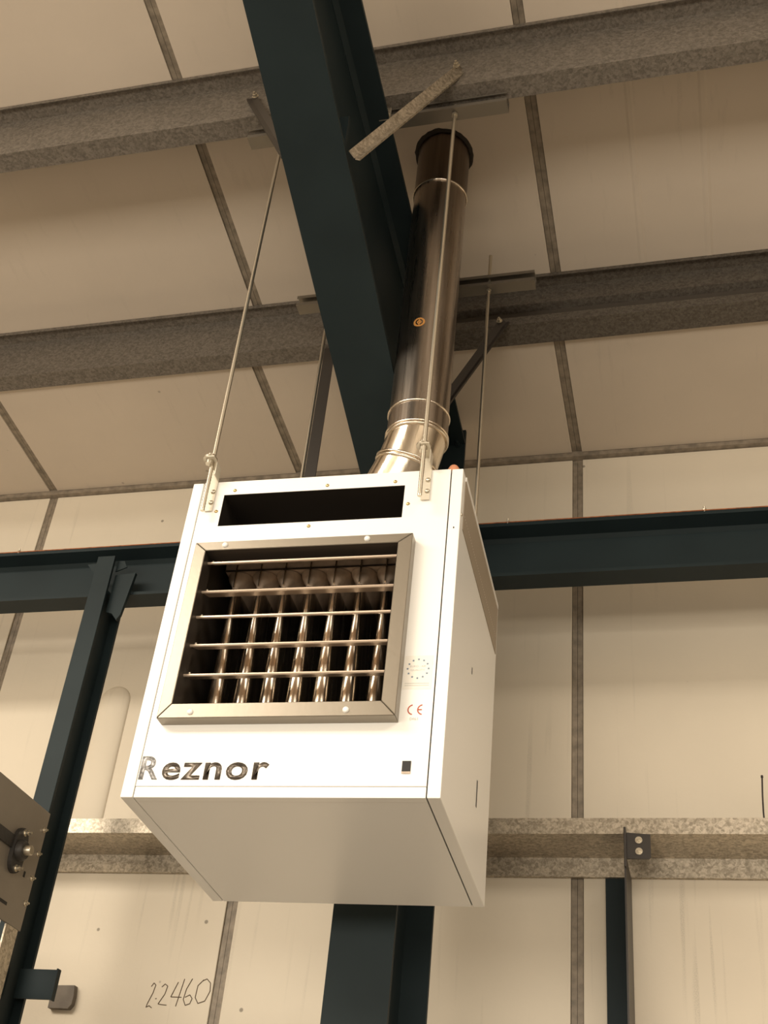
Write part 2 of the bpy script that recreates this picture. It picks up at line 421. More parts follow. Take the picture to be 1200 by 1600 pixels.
# low arch-topped relief added on the wall behind the left-hand post
def arch_relief_mesh():
    rings = []
    cx, w, zt, zb, h = -1.905, 0.055, 1.722, 1.245, 0.018
    prof = []
    n = 14
    for k in range(n+1):
        t = math.pi*k/n; prof.append((math.cos(t)*-1, math.sin(t)))
    zsl = [zb] + [zt + w*math.sin(math.pi/2*k/6) for k in range(0, 7)]
    bm = bmesh.new(); V = []
    for z in zsl:
        q = 1.0 if z <= zt else math.sqrt(max(0.0004, 1 - ((z-zt)/w)**2))
        V.append([bm.verts.new((cx + p[0]*w*q, YW - h*p[1]*q + 0.0005, z)) for p in prof])
    for i in range(len(V)-1):
        for j in range(n):
            f = bm.faces.new((V[i][j], V[i][j+1], V[i+1][j+1], V[i+1][j])); f.smooth = True
    bmesh.ops.recalc_face_normals(bm, faces=bm.faces[:])
    return bm
obj('arch_relief', arch_relief_mesh(), 'wall', wall)

# pencilled number on the wall
def stroke(bm, pts, r=0.0012):
    for a, b in zip(pts[:-1], pts[1:]):
        tube(bm, a, b, r, seg=5)
def wpt(u, v):   # u,v in the 90 x 42 px writing box -> wall
    return (-1.585 + u/90*0.196, YW - 0.0008, 0.752 + v/42*0.084 + u/90*0.012)
bm = bmesh.new()
for S in ([(4,31),(7,36),(10,33),(8,22),(3,8),(2,3),(6,5),(10,2)],
          [(13,14),(14.5,14.5)],
          [(19,30),(23,34),(27,31),(25,20),(18,7),(22,6),(30,5)],
          [(41,36),(34,16),(49,15)], [(49,40),(43,3)],
          [(60,40),(54,26),(52,12),(56,4),(62,6),(64,13),(60,18),(54,15)],
          [(76,38),(69,30),(68,14),(73,6),(82,9),(87,22),(86,33),(80,39),(74,36)]):
    stroke(bm, [wpt(*p) for p in S])
obj('pencil_number', bm, 'pencil', wall, label='handwritten number 2.2460 in pencil')

# ------------------------------------------------------------------ steel frame
# I-section column against the wall
XL, XR = -0.8765, -0.7230
XC = (XL+XR)/2
def I_poly(w, d, tf, tw):
    h, q = w/2, tw/2
    return [(-h,0),(h,0),(h,tf),(q,tf),(q,d-tf),(h,d-tf),(h,d),(-h,d),(-h,d-tf),(-q,d-tf),(-q,tf),(-h,tf)]
colm = thing('steel_column', 'dark teal I-section steel column standing behind the white heater', 'column', (XC, 2.96, FZ))
obj('inner_flange', box(XL, XR, 2.761, 2.774, FZ, 2.604), 'teal', colm)
obj('cap_plate', prism([(2.774, 2.6035), (3.143, 2.5445), (3.143, 2.5575), (2.774, 2.6165)], XL, XR), 'teal', colm)
obj('outer_flange', box(XL, XR, 3.143, 3.156, FZ, 2.606), 'teal', colm)
obj('web', prism([(2.774, FZ), (3.143, FZ), (3.143, 2.5443), (2.774, 2.6033)], XC-0.005, XC+0.005), 'teal', colm)
obj('bolt', hexbolt((-0.748, 3.143, 2.545), (0, -1, 0), 0.010, 0.012), 'teal', colm)
for z in (1.95, 2.2): obj('bolt', hexbolt((-0.748, 3.143, z), (0, -1, 0), 0.010, 0.012), 'teal', colm)

# haunched rafter rising towards the viewer
def zt(y): return 2.787 - 0.160*(y - 1.646)         # underside of the top flange
def zb(y): return 2.390 - 0.337*(y - 1.375)         # underside of the bottom flange
raf = thing('steel_rafter', 'dark teal haunched I-section roof rafter sloping over the heater', 'beam', (XC, 2.76, 1.92))
Y0, Y1 = -0.6, 2.760
obj('bottom_flange', prism([(Y0, zb(Y0)), (Y1, zb(Y1)), (Y1, zb(Y1)+0.013), (Y0, zb(Y0)+0.013)], XL, XR), 'teal', raf)
obj('top_flange', prism([(Y0, zt(Y0)), (Y1, zt(Y1)), (Y1, zt(Y1)+0.013), (Y0, zt(Y0)+0.013)], XL, XR), 'teal', raf)
obj('web', prism([(Y0, zb(Y0)+0.013), (Y1, zb(Y1)+0.013), (Y1, zt(Y1)), (Y0, zt(Y0))], XC-0.005, XC+0.005), 'teal', raf)
obj('fillet', prism([(XC-0.020, 0), (XC+0.020, 0), (XC+0.007, -0.014), (XC-0.007, -0.014)], 0, 1), 'teal', raf)
o = [q for q in raf.children if q.name.startswith('fillet')][0]
T0 = ROOTM[raf.name].translation
for v in o.data.vertices:
    p = v.co + T0; x, dz, t = p.y, p.z, p.x
    y = Y0 + t*(2.75 - Y0); v.co = Vector((x, y, zt(y) + dz)) - T0
# remains of the rafter's own lower flange inside the haunch, and the haunch end plate
def zm(y): return zb(1.80) + 0.020 - 0.19*(y - 1.80)
obj('inner_rib', prism([(1.82, zm(1.82)), (2.74, zm(2.74)), (2.74, zm(2.74)+0.011), (1.82, zm(1.82)+0.011)], XC+0.005, XR-0.022), 'teal', raf)
obj('haunch_stiffener', prism([(1.725, zb(1.725)+0.013), (1.737, zb(1.737)+0.013), (1.737, zb(1.737)+0.16), (1.725, zb(1.725)+0.16)], XC+0.005, XR-0.012), 'teal', raf)

# galvanised Z purlins lying across the rafter
SA = math.atan(0.163); CU, SU = math.cos(SA), math.sin(SA)
def pur(y0, x0, x1, d=0.2, b1=0.053, b2=0.053):
    z0 = zr(y0) - 0.0015
    def P(u, n): return (y0 + u*CU - n*SU, z0 - u*SU - n*CU)
    prof = [P(0.0, 0.014), P(0.0, 0.0), P(b1, 0.0), P(b1, d), P(b1+b2, d), P(b1+b2, d-0.015)]
    return prism(thick_line(prof, -0.0025), x0, x1)
tag(obj('roof_purlin', pur(1.917, -7.98, 5.98), 'galv'), 'galvanised Z purlin at the top of the picture, above the flue outlet', 'purlin', 'roof purlins')
tag(obj('roof_purlin', pur(2.716, -7.98, XC, d=0.19, b1=0.051, b2=0.056), 'galv'), 'galvanised Z purlin nearest the eaves, left of the rafter', 'purlin', 'roof purlins')
def pur_swaged(y0, x0, x1, d=0.19, b1=0.051, b2=0.072):
    z0 = zr(y0) - 0.0015
    def P(u, n): return (y0 + u*CU - n*SU, z0 - u*SU - n*CU)
    prof = [P(0.0, 0.014), P(0.0, 0.0), P(b1, 0.0), P(b1, 0.085), P(b1+0.028, 0.092), P(b1+0.028, 0.150), P(b1-0.004, 0.157), P(b1-0.004, d), P(b1+b2, d), P(b1+b2, d-0.015)]
    return prism(thick_line(prof, -0.0025), x0, x1)
tag(obj('roof_purlin', pur_swaged(2.716, XC+0.001, 5.98), 'galv_d'), 'darker grooved galvanised purlin nearest the eaves, right of the flue', 'purlin', 'roof purlins')

# eaves beam: channel with its toes to the room
bm_ = thing('eaves_beam', 'dark teal steel channel beam along the wall, crossing behind the heater', 'beam', (-0.8, 2.96, 1.875))
cprof = [(2.924, 2.046), (2.924, 2.058), (3.000, 2.058), (3.000, 1.872), (2.924, 1.872), (2.924, 1.882), (2.978, 1.888), (2.988, 1.902), (2.988, 2.026), (2.978, 2.038)]
obj('channel', prism(cprof, -7.9, XC-0.0052), 'teal', bm_)
obj('channel', prism(cprof, XC+0.0052, 5.9), 'teal', bm_)
for a, b in ((-7.9, XL-0.006), (XR+0.006, 5.9)):
    obj('rust_edge', box(a, b, 2.9225, 2.930, 2.0575, 2.0605), 'rust', bm_)
for x in (-2.145, -1.32, -0.528, 0.035, 0.6):
    obj('bolt', hexbolt((x, 2.932, 2.058), (0, -0.35, 1), 0.006, 0.010), 'zinc', bm_)
for x in (-1.70, -1.35, 0.30): obj('bolt', dome((x, 2.9239, 1.878), (0, -1, 0), 0.007, 0.005), 'teal', bm_)

# shutter post on the left
PX0, PX1, PY0, PY1 = -1.8175, -1.7585, 2.877, 3.000
post = thing('shutter_post', 'dark teal I-section post left of the heater, under the eaves beam', 'post', ((PX0+PX1)/2, 2.94, FZ))
obj('front_flange', box(PX0, PX1, PY0, PY0+0.010, FZ, 1.990, 0.001), 'teal', post)
obj('web', box(-1.792, -1.784, PY0+0.010, PY1-0.010, FZ, 1.868), 'teal', post)
obj('back_flange', box(PX0, PX1, PY1-0.010, PY1, FZ, 1.868), 'teal', post)
obj('web_stiffener', box(-1.784, PX1, PY0+0.010, PY1-0.010, 1.86, 1.868), 'teal', post)
obj('gusset', prism([(-1.865, 1.981), (-1.8176, 1.984), (-1.8176, 1.925)], 2.905, 2.913, 'Y'), 'teal', post)
obj('cleat', prism([(-1.7584, 1.935), (-1.690, 1.940), (-1.700, 1.855), (-1.708, 1.790), (-1.718, 1.772), (-1.737, 1.795), (-1.7584, 1.802)], 2.905, 2.917, 'Y'), 'teal', post)
obj('cleat', prism([(-1.7584, 1.985), (-1.735, 1.983), (-1.722, 1.960), (-1.7584, 1.945)], 2.900, 2.9045, 'Y'), 'teal', post)

# side rail: horizontal Z section on the wall
rail = thing('side_rail', 'galvanised Z-section cladding rail running along the wall below the heater', 'rail', (-0.8, 3.25, 1.142))
rp = thick_line([(3.172, 1.2405), (3.158, 1.2405), (3.158, 1.1970), (3.3420, 1.1970), (3.3420, 1.1420), (3.330, 1.1420)], 0.0025)
obj('rail_section', prism(rp, -7.9, 5.9), 'galv_l', rail)
# posts and cleats at the right
rp2 = thing('wall_post', 'dark teal steel angle post at the lower right, under the wall rail', 'post', (-0.25, 3.33, FZ))
obj('back_leg', box(-0.291, -0.226, 3.329, 3.337, FZ, 1.136), 'teal', rp2)
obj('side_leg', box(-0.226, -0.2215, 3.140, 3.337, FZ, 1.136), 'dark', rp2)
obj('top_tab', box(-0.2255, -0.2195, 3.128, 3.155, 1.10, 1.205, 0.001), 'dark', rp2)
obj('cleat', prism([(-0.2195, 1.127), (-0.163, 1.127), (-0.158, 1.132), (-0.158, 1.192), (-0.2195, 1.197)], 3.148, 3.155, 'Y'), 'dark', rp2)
for z in (1.146, 1.176): obj('bolt', hexbolt((-0.188, 3.148, z), (0, -1, 0), 0.007, 0.008), 'zinc', rp2)

# small stubs fixed at the foot of the picture, right of the shutter post
stub = thing('beam_stub', 'dark teal bracket stub sticking out of the shutter post at lower left', 'bracket', (-1.71, 2.94, 0.675))
obj('web_plate', box(-1.7584, -1.652, 2.935, 2.943, 0.675, 0.748), 'teal', stub)
obj('end_cap', box(-1.652, -1.648, 2.930, 2.948, 0.673, 0.750), 'teal', stub)
tag(obj('mortar_lump', prism([(-1.875, 0.742), (-1.812, 0.742), (-1.803, 0.754), (-1.802, 0.777), (-1.806, 0.806), (-1.875, 0.804)], 3.325, 3.3452, 'Y'), 'block'),
    'small grey block fixed on the wall right of the dark bracket stub', 'block')

# wire poking up above the rail at the right
bm = bmesh.new()
wp = [(0.1322, 3.17, 1.205), (0.1318, 3.17, 1.262), (0.1335, 3.175, 1.31), (0.136, 3.18, 1.350), (0.1368, 3.183, 1.362)]
for a, b in zip(wp[:-1], wp[1:]): tube(bm, a, b, 0.0022, seg=8)
tube(bm, wp[-1], (0.1366, 3.183, 1.368), 0.0035, 0.003, seg=8)
tag(obj('loose_wire', bm, 'wire'), 'short dark wire poking up above the wall rail at far right', 'wire')

# ------------------------------------------------------------------ hangers
def strut(name, label, x0, x1, y0, z0):
    w, h, t = 0.041, 0.041, 0.0025
    prof = [(y0, z0+0.030), (y0, z0+h), (y0+w, z0+h), (y0+w, z0), (y0, z0), (y0, z0+0.011)]
    s = thing(name, label, 'channel', ((x0+x1)/2, y0+w/2, z0), 'strut channels')
    obj('lipped_channel', prism(thick_line(prof, -t), x0, x1), 'strut', s)
    return s
s1 = strut('strut_channel', 'bright zinc strut channel across the rafter at the upper purlin', -1.133, -0.405, 1.972, 2.749)
for x in (-0.735, -0.865):
    pl = obj('clamp_plate', box(x-0.016, x+0.016, 1.9675, 1.9715, 2.735, 2.795, 0.001), 'galv_l', s1)
    obj('bolt', hexbolt((x+0.004, 1.9675, 2.752), (0, -1, -0.2), 0.007, 0.012), 'zinc', pl)
s2 = strut('strut_channel', 'zinc strut channel in front of the eaves purlin behind the flue', -1.150, -0.408, 2.535, 2.656)

def rod(label, x, y, z0, z1, nuts):
    t = thing('threaded_rod', label, 'rod', (x, y, z0), 'heater hanging rods')
    bm = bmesh.new(); n = int((z1-z0)/0.004)
    # fine thread: radius alternates along the rod
    R = []
    for k in range(n+1):
        r = 0.0050 + (0.00035 if k % 2 else -0.00035); z = z0 + (z1-z0)*k/n
        R.append([(x + r*math.cos(2*math.pi*i/10), y + r*math.sin(2*math.pi*i/10), z) for i in range(10)])
    bm.free(); obj('rod', loft(R), 'zinc', t)
    for z in nuts:
        b = bmesh.new(); tube(b, (x, y, z), (x, y, z+0.008), 0.0085, seg=6)
        for f in b.faces: f.smooth = False
        obj('nut', b, 'zinc', t)
    return t
rod('front left zinc threaded rod holding the heater', -1.034, 1.990, 1.482, 2.806, (2.737, 2.792))
rod('front right zinc threaded rod passing in front of the flue', -0.547, 1.990, 1.482, 2.812, (2.737, 2.792))
rod('rear right threaded rod behind the heater, right of the flue', -0.5475, 2.556, 1.560, 2.800, (2.645, 2.699))
rod('rear left threaded rod beside the dark upright behind the heater', -1.0475, 2.556, 1.560, 2.760, (2.645, 2.699))

tag(obj('hanger_angle', bar((-1.118, 2.745, 1.30), (-1.118, 2.745, 2.664), 0.036, 0.012, (1, 0, 0), 'L', 0.004), 'dark'),
    'dark brown vertical steel angle between rafter and heater, left of the flue', 'angle')

# rafter stays from the bottom flange up to the purlins
def stay(label, p0, p1, up, mat='galv_l', wd=0.021):
    t = thing('rafter_stay', label, 'brace', p0, 'rafter stays')
    d = (Vector(p1)-Vector(p0)).normalized()
    v = (-Vector(p0)).normalized()                      # flat leg turned to the room, short leg standing on its lower edge
    sd = d.cross(v).normalized()
    if sd.z > 0: sd = -sd
    obj('angle_bar', bar(Vector(p0) - sd*wd*0.5, Vector(p1) - sd*wd*0.5, wd, 0.004, sd, 'F'), mat, t)
    obj('standing_leg', bar(Vector(p0) + sd*wd*0.5, Vector(p1) + sd*wd*0.5, 0.012, 0.0055, v*0.85 + sd*0.4, 'F'), mat, t)
    obj('bolt', hexbolt(Vector(p1) - d*0.03 + Vector((0, -0.004, 0.012)), (0, -1, 0.1), 0.007, 0.009), 'zinc', t)
    return t
stay('pale galvanised angle brace from rafter to upper purlin, right side', (-0.708, 1.718, 2.278), (-0.530, 1.944, 2.886), (1, 0, -0.3))
stay('dark angle brace showing left of the rafter at the upper purlin', (-0.865, 1.720, 2.305), (-1.125, 1.944, 2.886), (-1, 0, 0.3), 'dark')
stay('dark angle brace from rafter to eaves purlin, right of the flue', (-0.704, 2.556, 2.148), (-0.528, 2.706, 2.672), (1, 0, -0.3), 'dark')

# ------------------------------------------------------------------ flue
FX, FY, FR = -0.6445, 2.270, 0.0745
flue = thing('flue_pipe', 'shiny stainless steel flue pipe rising from the heater through the roof', 'flue', (FX-0.118, FY+0.076, 1.5728))
def cyl(z0, z1, r, mat, name, x=FX):
    return obj(name, loft([ring_pts((x, FY, z0), (0,0,1), r), ring_pts((x, FY, z1), (0,0,1), r)]), mat, flue)
cyl(1.930, 2.745, FR, 'flue', 'pipe_section')
cyl(2.745, zr(FY)+0.01, FR+0.0012, 'flue_d', 'pipe_section')
cyl(1.862, 1.930, FR+0.001, 'flue', 'pipe_collar')
for z in (1.930, 2.745): obj('bead', torus((FX, FY, z), (0,0,1), FR+0.0015, 0.0032), 'flue_b', flue)
# offset bend: segments tilting to the left and back down into the heater
def seg(p0, d0, p1, d1, name, mat='flue_b', r=FR):
    n = 8; rings = []
    for k in range(n+1):
        t = k/n; c = Vector(p0).lerp(Vector(p1), t); d = Vector(d0).lerp(Vector(d1), t)
        rings.append(ring_pts(c, d, r))
    return obj(name, loft(rings), mat, flue)
dz = Vector((0,0,1)); d2 = Vector((0.50, -0.32, 0.80)).normalized()
pA = Vector((FX, FY, 1.862)); pB = Vector((FX-0.024, FY+0.016, 1.795)); pC = Vector((FX-0.092, FY+0.060, 1.690)); pD = Vector((FX-0.118, FY+0.076, 1.620)); pE = Vector((FX-0.118, FY+0.076, 1.5728))
seg(pB, d2*0.55+dz*0.45, pA, dz, 'bend_segment')
seg(pC, d2, pB, d2*0.55+dz*0.45, 'bend_segment')
seg(pD, dz, pC, d2, 'bend_segment')
seg(pE, dz, pD, dz, 'outlet_spigot', r=FR+0.001)
for c, d in ((pA, dz), (pB, d2*0.55+dz*0.45), (pC, d2), (pD, dz)):
    dn = Vector(d).normalized()
    for s in (-0.0045, 0.0045): obj('bead', torus(Vector(c) + dn*s, d, FR+0.0015, 0.0035), 'flue_b', flue)
# dark ragged sealant round the roof hole
rings = []
rg = random.Random(3)
jit = [rg.uniform(-0.0015, 0.0025) for _ in range(48)]
for rr, dd in ((FR+0.001, -0.003), (FR+0.009, -0.004), (FR+0.012, 0.0)):
    pts = []
    for i in range(48):
        t = 2*math.pi*i/48; q = rr + (jit[i] if rr > FR+0.01 else 0)
        y = FY + q*math.sin(t); pts.append((FX + q*math.cos(t), y, zr(y) + dd))
    rings.append(pts)
obj('roof_seal', loft(rings, False), 'seal', flue)
# round orange sticker on the pipe
def ring_sticker():
    bm = bmesh.new(); R = FR + 0.0006; a0 = math.radians(-92); cz = 2.191
    def P(u, v): a = a0 + u/R; return bm.verts.new((FX + R*math.cos(a), FY + R*math.sin(a), cz + v))
    for r0, r1, n in ((0.010, 0.0155, 28), (0.003, 0.0065, 14)):
        A = [P(r0*math.cos(2*math.pi*i/n), r0*math.sin(2*math.pi*i/n)) for i in range(n)]
        B = [P(r1*math.cos(2*math.pi*i/n), r1*math.sin(2*math.pi*i/n)) for i in range(n)]
        for i in range(n): bm.faces.new((A[i], A[(i+1) % n], B[(i+1) % n], B[i]))
    vs_ = [P(-0.0015, -0.010), P(0.0015, -0.010), P(0.0015, 0.010), P(-0.0015, 0.010)]
    bm.faces.new(vs_)
    return bm
obj('ring_sticker', ring_sticker(), 'orange', flue, label='round orange ring sticker')

# ------------------------------------------------------------------ the unit heater
W, H, D = 0.615, 0.7526, 0.5607
Q = Matrix(((0.99955949, -0.02935851, -0.00434809), (0.02946857, 0.99917671, 0.02788396), (0.00352588, -0.02799981, 0.99960171)))
HM = Matrix.Translation(Vector((-0.77483, 2.02530, 1.57939))) @ Q.to_4x4()
heat = thing('unit_heater', 'white box-shaped gas unit heater with louvred front hanging from rods', 'heater', None, mat4=HM)
def H_(name, bm, mat, parent=heat, label=None, kind=None): return obj(name, bm, mat, parent, local=True, label=label, kind=kind)
hw, sx = W/2, 0.2815
H_('side_panel', box(-hw, -sx-0.0012, 0, D, -H, 0, 0.0018), 'white')
rs = H_('side_panel', box(sx+0.0012, hw, 0, D, -H, 0, 0.0018), 'white')
slot = (-0.2285, 0.1825, -0.1230, -0.0370)
lou = (-0.2300, 0.1880, -0.5720, -0.2085)
fp = H_('front_panel', plate_with_holes([-sx+0.0012, slot[0], lou[0], slot[1], lou[1], sx-0.0012], [-0.7300, lou[2], lou[3], slot[2], slot[3], 0.0], [slot, lou], 0.0, 0.012), 'white')
H_('front_bottom_strip', box(-sx+0.0012, sx-0.0012, 0.0, 0.02, -H, -0.7312, 0.001), 'white')
H_('bottom_panel', box(-sx+0.0012, sx-0.0012, 0.0202, D-0.012, -H+0.0004, -H+0.012), 'white')
H_('top_panel', box(-sx+0.0012, sx-0.0012, 0.0122, D-0.012, -0.012, -0.0004), 'white')
H_('back_panel', box(-sx+0.0012, sx-0.0012, D-0.0118, D-0.001, -H+0.0004, -0.0004), 'white')
for s in (-1, 1):
    H_('seam_filler', box(s*sx-0.0011, s*sx+0.0011, 0.004, D-0.004, -H+0.003, -0.004), 'black')
H_('seam_filler', box(-sx+0.002, sx-0.002, 0.003, 0.011, -0.7311, -0.7301), 'joint')
# recessed slot at the top
def inner_box(x0, x1, z0, z1, y0, y1):
    bm = bmesh.new()
    v = [bm.verts.new(p) for p in ((x0,y0,z0),(x1,y0,z0),(x1,y0,z1),(x0,y0,z1),(x0,y1,z0),(x1,y1,z0),(x1,y1,z1),(x0,y1,z1))]
    for f in ((0,1,5,4),(1,2,6,5),(2,3,7,6),(3,0,4,7),(4,5,6,7)): bm.faces.new([v[i] for i in f])
    return bm
H_('slot_recess', inner_box(slot[0]+0.0003, slot[1]-0.0003, slot[2]+0.0003, slot[3]-0.0003, 0.0010, 0.16), 'duct')
for x, z in ((-0.205, -0.026), (0.008, -0.026), (0.160, -0.026), (-0.239, -0.082), (0.193, -0.088), (-0.02, -0.1345)):
    H_('screw', dome((x, 0, z), (0,-1,0), 0.0042, 0.0028), 'brass')
# louvre opening
def ring_box(x0, x1, z0, z1, y0, y1):
    bm = bmesh.new()
    v = [bm.verts.new(p) for p in ((x0,y0,z0),(x1,y0,z0),(x1,y0,z1),(x0,y0,z1),(x0,y1,z0),(x1,y1,z0),(x1,y1,z1),(x0,y1,z1))]
    for f in ((0,1,5,4),(1,2,6,5),(2,3,7,6),(3,0,4,7)): bm.faces.new([v[i] for i in f])
    return bm
H_('louvre_liner', ring_box(lou[0]+0.0004, lou[1]-0.0004, lou[2]+0.0004, lou[3]-0.0004, -0.0285, 0.0128), 'duct')
lc = H_('louvre_duct', inner_box(lou[0]-0.015, lou[1]+0.012, lou[2]-0.03, -0.1300, 0.0124, 0.40), 'duct')
# picture-frame surround, mitred, standing proud of the panel
fo = (-0.2555, 0.2175, -0.6030, -0.1865); fy = -0.030
def frame_piece(kind):
    o, i = fo, lou
    L = {'top':   [(o[0],o[3]),(o[1],o[3]),(i[1],i[3]),(i[0],i[3])],
         'right': [(o[1],o[3]),(o[1],o[2]),(i[1],i[2]),(i[1],i[3])],
         'bottom':[(o[1],o[2]),(o[0],o[2]),(i[0],i[2]),(i[1],i[2])],
         'left':  [(o[0],o[2]),(o[0],o[3]),(i[0],i[3]),(i[0],i[2])]}[kind]
    # shrink a hair along the mitre so that the joints read
    bm = bmesh.new()
    g = 0.0006
    cx = sum(p[0] for p in L)/4; cz = sum(p[1] for p in L)/4
    L = [(p[0] + (g if p[0] < cx else -g)*(kind in ('top','bottom')), p[1] + (g if p[1] < cz else -g)*(kind in ('left','right'))) for p in L]
    A = [bm.verts.new((p[0], fy, p[1])) for p in L]; B = [bm.verts.new((p[0] + (0.004 if kind in ('bottom','top') and 0 else 0), -0.0004, p[1])) for p in L]
    bm.faces.new(A); bm.faces.new(B[::-1])
    for k in range(4): bm.faces.new((A[k], B[k], B[(k+1) % 4], A[(k+1) % 4]))
    bmesh.ops.recalc_face_normals(bm, faces=bm.faces[:])
    bmesh.ops.bevel(bm, geom=[e for e in bm.edges if abs(e.verts[0].co.y-fy) < 1e-6 and abs(e.verts[1].co.y-fy) < 1e-6], offset=0.0012, segments=1, affect='EDGES')
    return bm
for k in ('top', 'right', 'bottom', 'left'):
    fr = H_('louvre_frame', frame_piece(k), 'frame')
    zz = {'top': -0.1965, 'bottom': -0.5905}.get(k)
    if zz:
        for x in (-0.188, 0.122): H_('screw', dome((x, fy, zz), (0,-1,0), 0.0065, 0.005), 'white', fr)
# blades
def blade(z, tilt, mat='blade'):
    ch, t = 0.046, 0.0018; c, s = math.cos(tilt), math.sin(tilt)
    x0, x1 = -0.2295, 0.1875
    def P(u, n): return (-0.006 + u*c - n*s, z + u*s + n*c)
    prof = [P(0.0,-0.0025), P(0.003,-0.003), P(0.005,-t/2), P(ch,-t/2), P(ch,t/2), P(0.005,t/2), P(0.003,0.003), P(0.0,0.0025), P(-0.0012,0.0)]
    return prism(prof, x0, x1)
for z, tl in ((-0.2255, 30), (-0.2980, 20), (-0.3600, 28), (-0.4275, 21), (-0.4960, 20)):
    b = H_('louvre_blade', blade(z, math.radians(tl)), 'blade')
    H_('pivot', dome((-0.222, 0.004, z+0.010), (0,-1,0.3), 0.0028, 0.003), 'zinc', b)
# heat exchanger: flattened tubes that flare at the top into a header
def hx_loft(x, prof, y0=0.105, y1=0.33):
    """round-fronted flattened tube; prof = (z, half width)"""
    rings = []
    for z, w in prof:
        pts = []
        for i in range(13):
            t = math.pi*i/12; pts.append((x - w*math.cos(t), y0 + w - w*math.sin(t), z))
        pts += [(x + w, y1, z), (x - w, y1, z)]
        rings.append(pts)
    return loft(rings)
for k in range(7):
    x = -0.2065 + 0.0568*k
    tb = H_('exchanger_tube', hx_loft(x, [(-0.60,0.0185),(-0.52,0.0175),(-0.44,0.0155),(-0.36,0.0120),(-0.29,0.0085),(-0.218,0.0065)]), 'tube')
    H_('flared_neck', hx_loft(x, [(-0.2178,0.0065),(-0.212,0.0078),(-0.206,0.0105),(-0.200,0.0145),(-0.193,0.0195),(-0.186,0.0240),(-0.180,0.0270),(-0.174,0.0282)]), 'header', tb)
    H_('weld_fin', box(x-0.0012, x+0.0012, 0.0985, 0.1045, -0.216, -0.142), 'tube', tb)
H_('exchanger_header', box(-0.236, 0.166, 0.104, 0.31, -0.1715, -0.142, 0.002), 'header')
H_('header_seam', box(-0.236, 0.166, 0.1008, 0.1038, -0.1740, -0.1710), 'duct')
# hanging brackets on the front
for x in (-0.2640, 0.2230):
    # rod line in local space is about 38 mm off the panel
    br = H_('hanging_bracket', prism(thick_line([(-0.002, -0.082), (-0.002, 0.036), (-0.052, 0.036)], 0.002), x-0.003, x+0.016), 'strap')
    H_('side_ear', box(x+0.0145, x+0.0165, -0.030, -0.0042, 0.0, 0.034), 'strap', br)
    wsh = bmesh.new(); tube(wsh, (x+0.001, -0.037, 0.036), (x+0.001, -0.037, 0.040), 0.016, seg=20); tube(wsh, (x+0.001, -0.037, 0.040), (x+0.001, -0.037, 0.050), 0.0095, seg=6); tube(wsh, (x+0.001, -0.037, 0.024), (x+0.001, -0.037, 0.034), 0.0095, seg=6)
    H_('washer_and_nuts', wsh, 'zinc', br)
    for z in (-0.030, -0.060): H_('screw', dome((x+0.010, -0.004, z), (0,-1,0), 0.006, 0.005), 'zinc', br)
# vented strip along the top of each visible side
vent = H_('side_vent', box(hw+0.0002, hw+0.0016, 0.030, 0.545, -0.140, -0.012), 'vent', rs)
bm = bmesh.new()
for k in range(46):
    y = 0.040 + k*0.0108
    for zz in (-0.100,):
        v = [bm.verts.new((hw+0.0019, y + 0.0018*math.cos(2*math.pi*i/6), zz + 0.0018*math.sin(2*math.pi*i/6))) for i in range(6)]
        bm.faces.new(v)
H_('perforations', bm, 'label', rs, kind='stuff')
H_('vent_edge', box(hw+0.0002, hw+0.003, 0.030, 0.545, -0.012, -0.001), 'white', rs)
H_('side_slit', box(hw+0.0001, hw+0.0008, 0.3785, 0.3865, -0.603, -0.544), 'black', rs)
H_('side_hole', box(hw+0.0001, hw+0.0008, 0.2400, 0.2445, -0.365, -0.350), 'black', rs)
H_('screw', dome((hw, 0.012, -0.115), (1,0,0), 0.004, 0.003), 'zinc', rs)
H_('pin_hole', box(0.294, 0.2965, -0.0006, -0.0001, -0.158, -0.154), 'black', rs)
# orange cap on the top corner
H_('cable_cap', dome((0.283, 0.017, 0.000), (0,0,1), 0.0145, 0.024, 20, 6), 'copper', label='small orange cap')
# indicator window
win = H_('indicator_window', box(0.2325, 0.2487, -0.0012, -0.0001, -0.7045, -0.6810), 'black')
H_('window_lip', box(0.2325, 0.2487, -0.0016, -0.0012, -0.7060, -0.7020), 'header', win)
# lettering
lg = H_('logo_lettering', text_mesh('eznor', -0.2330, -0.0215, -0.7180, -0.6822, -0.0002, 0.0008, 0.020, space=1.12), 'foil', label='dark foil lettering reading Reznor')
H_('peeling_letter', text_mesh('R', -0.2785, -0.2400, -0.7170, -0.6690, -0.0002, 0.0008, 0.020), 'foil_l', lg, label='half-peeled silver letter R')
# approval marks
def arc(bm, cx, cz, r0, r1, a0, a1, y=-0.0006, n=20):
    A = []; B = []
    for k in range(n+1):
        t = math.radians(a0 + (a1-a0)*k/n)
        A.append(bm.verts.new((cx + r0*math.cos(t), y, cz + r0*math.sin(t)))); B.append(bm.verts.new((cx + r1*math.cos(t), y, cz + r1*math.sin(t))))
    for k in range(n): bm.faces.new((A[k], A[k+1], B[k+1], B[k]))
bm = bmesh.new()
arc(bm, 0.2440, -0.5765, 0.0088, 0.0112, 100, 260); arc(bm, 0.2625, -0.5765, 0.0088, 0.0112, 100, 260)
v = [bm.verts.new(p) for p in ((0.2530,-0.0006,-0.5777),(0.2605,-0.0006,-0.5777),(0.2605,-0.0006,-0.5753),(0.2530,-0.0006,-0.5753))]; bm.faces.new(v)
H_('approval_mark', bm, 'red', label='red CE mark')
H_('approval_number', text_mesh('0461', 0.2385, 0.2540, -0.5985, -0.5925, -0.0006, 0.0), 'grey')
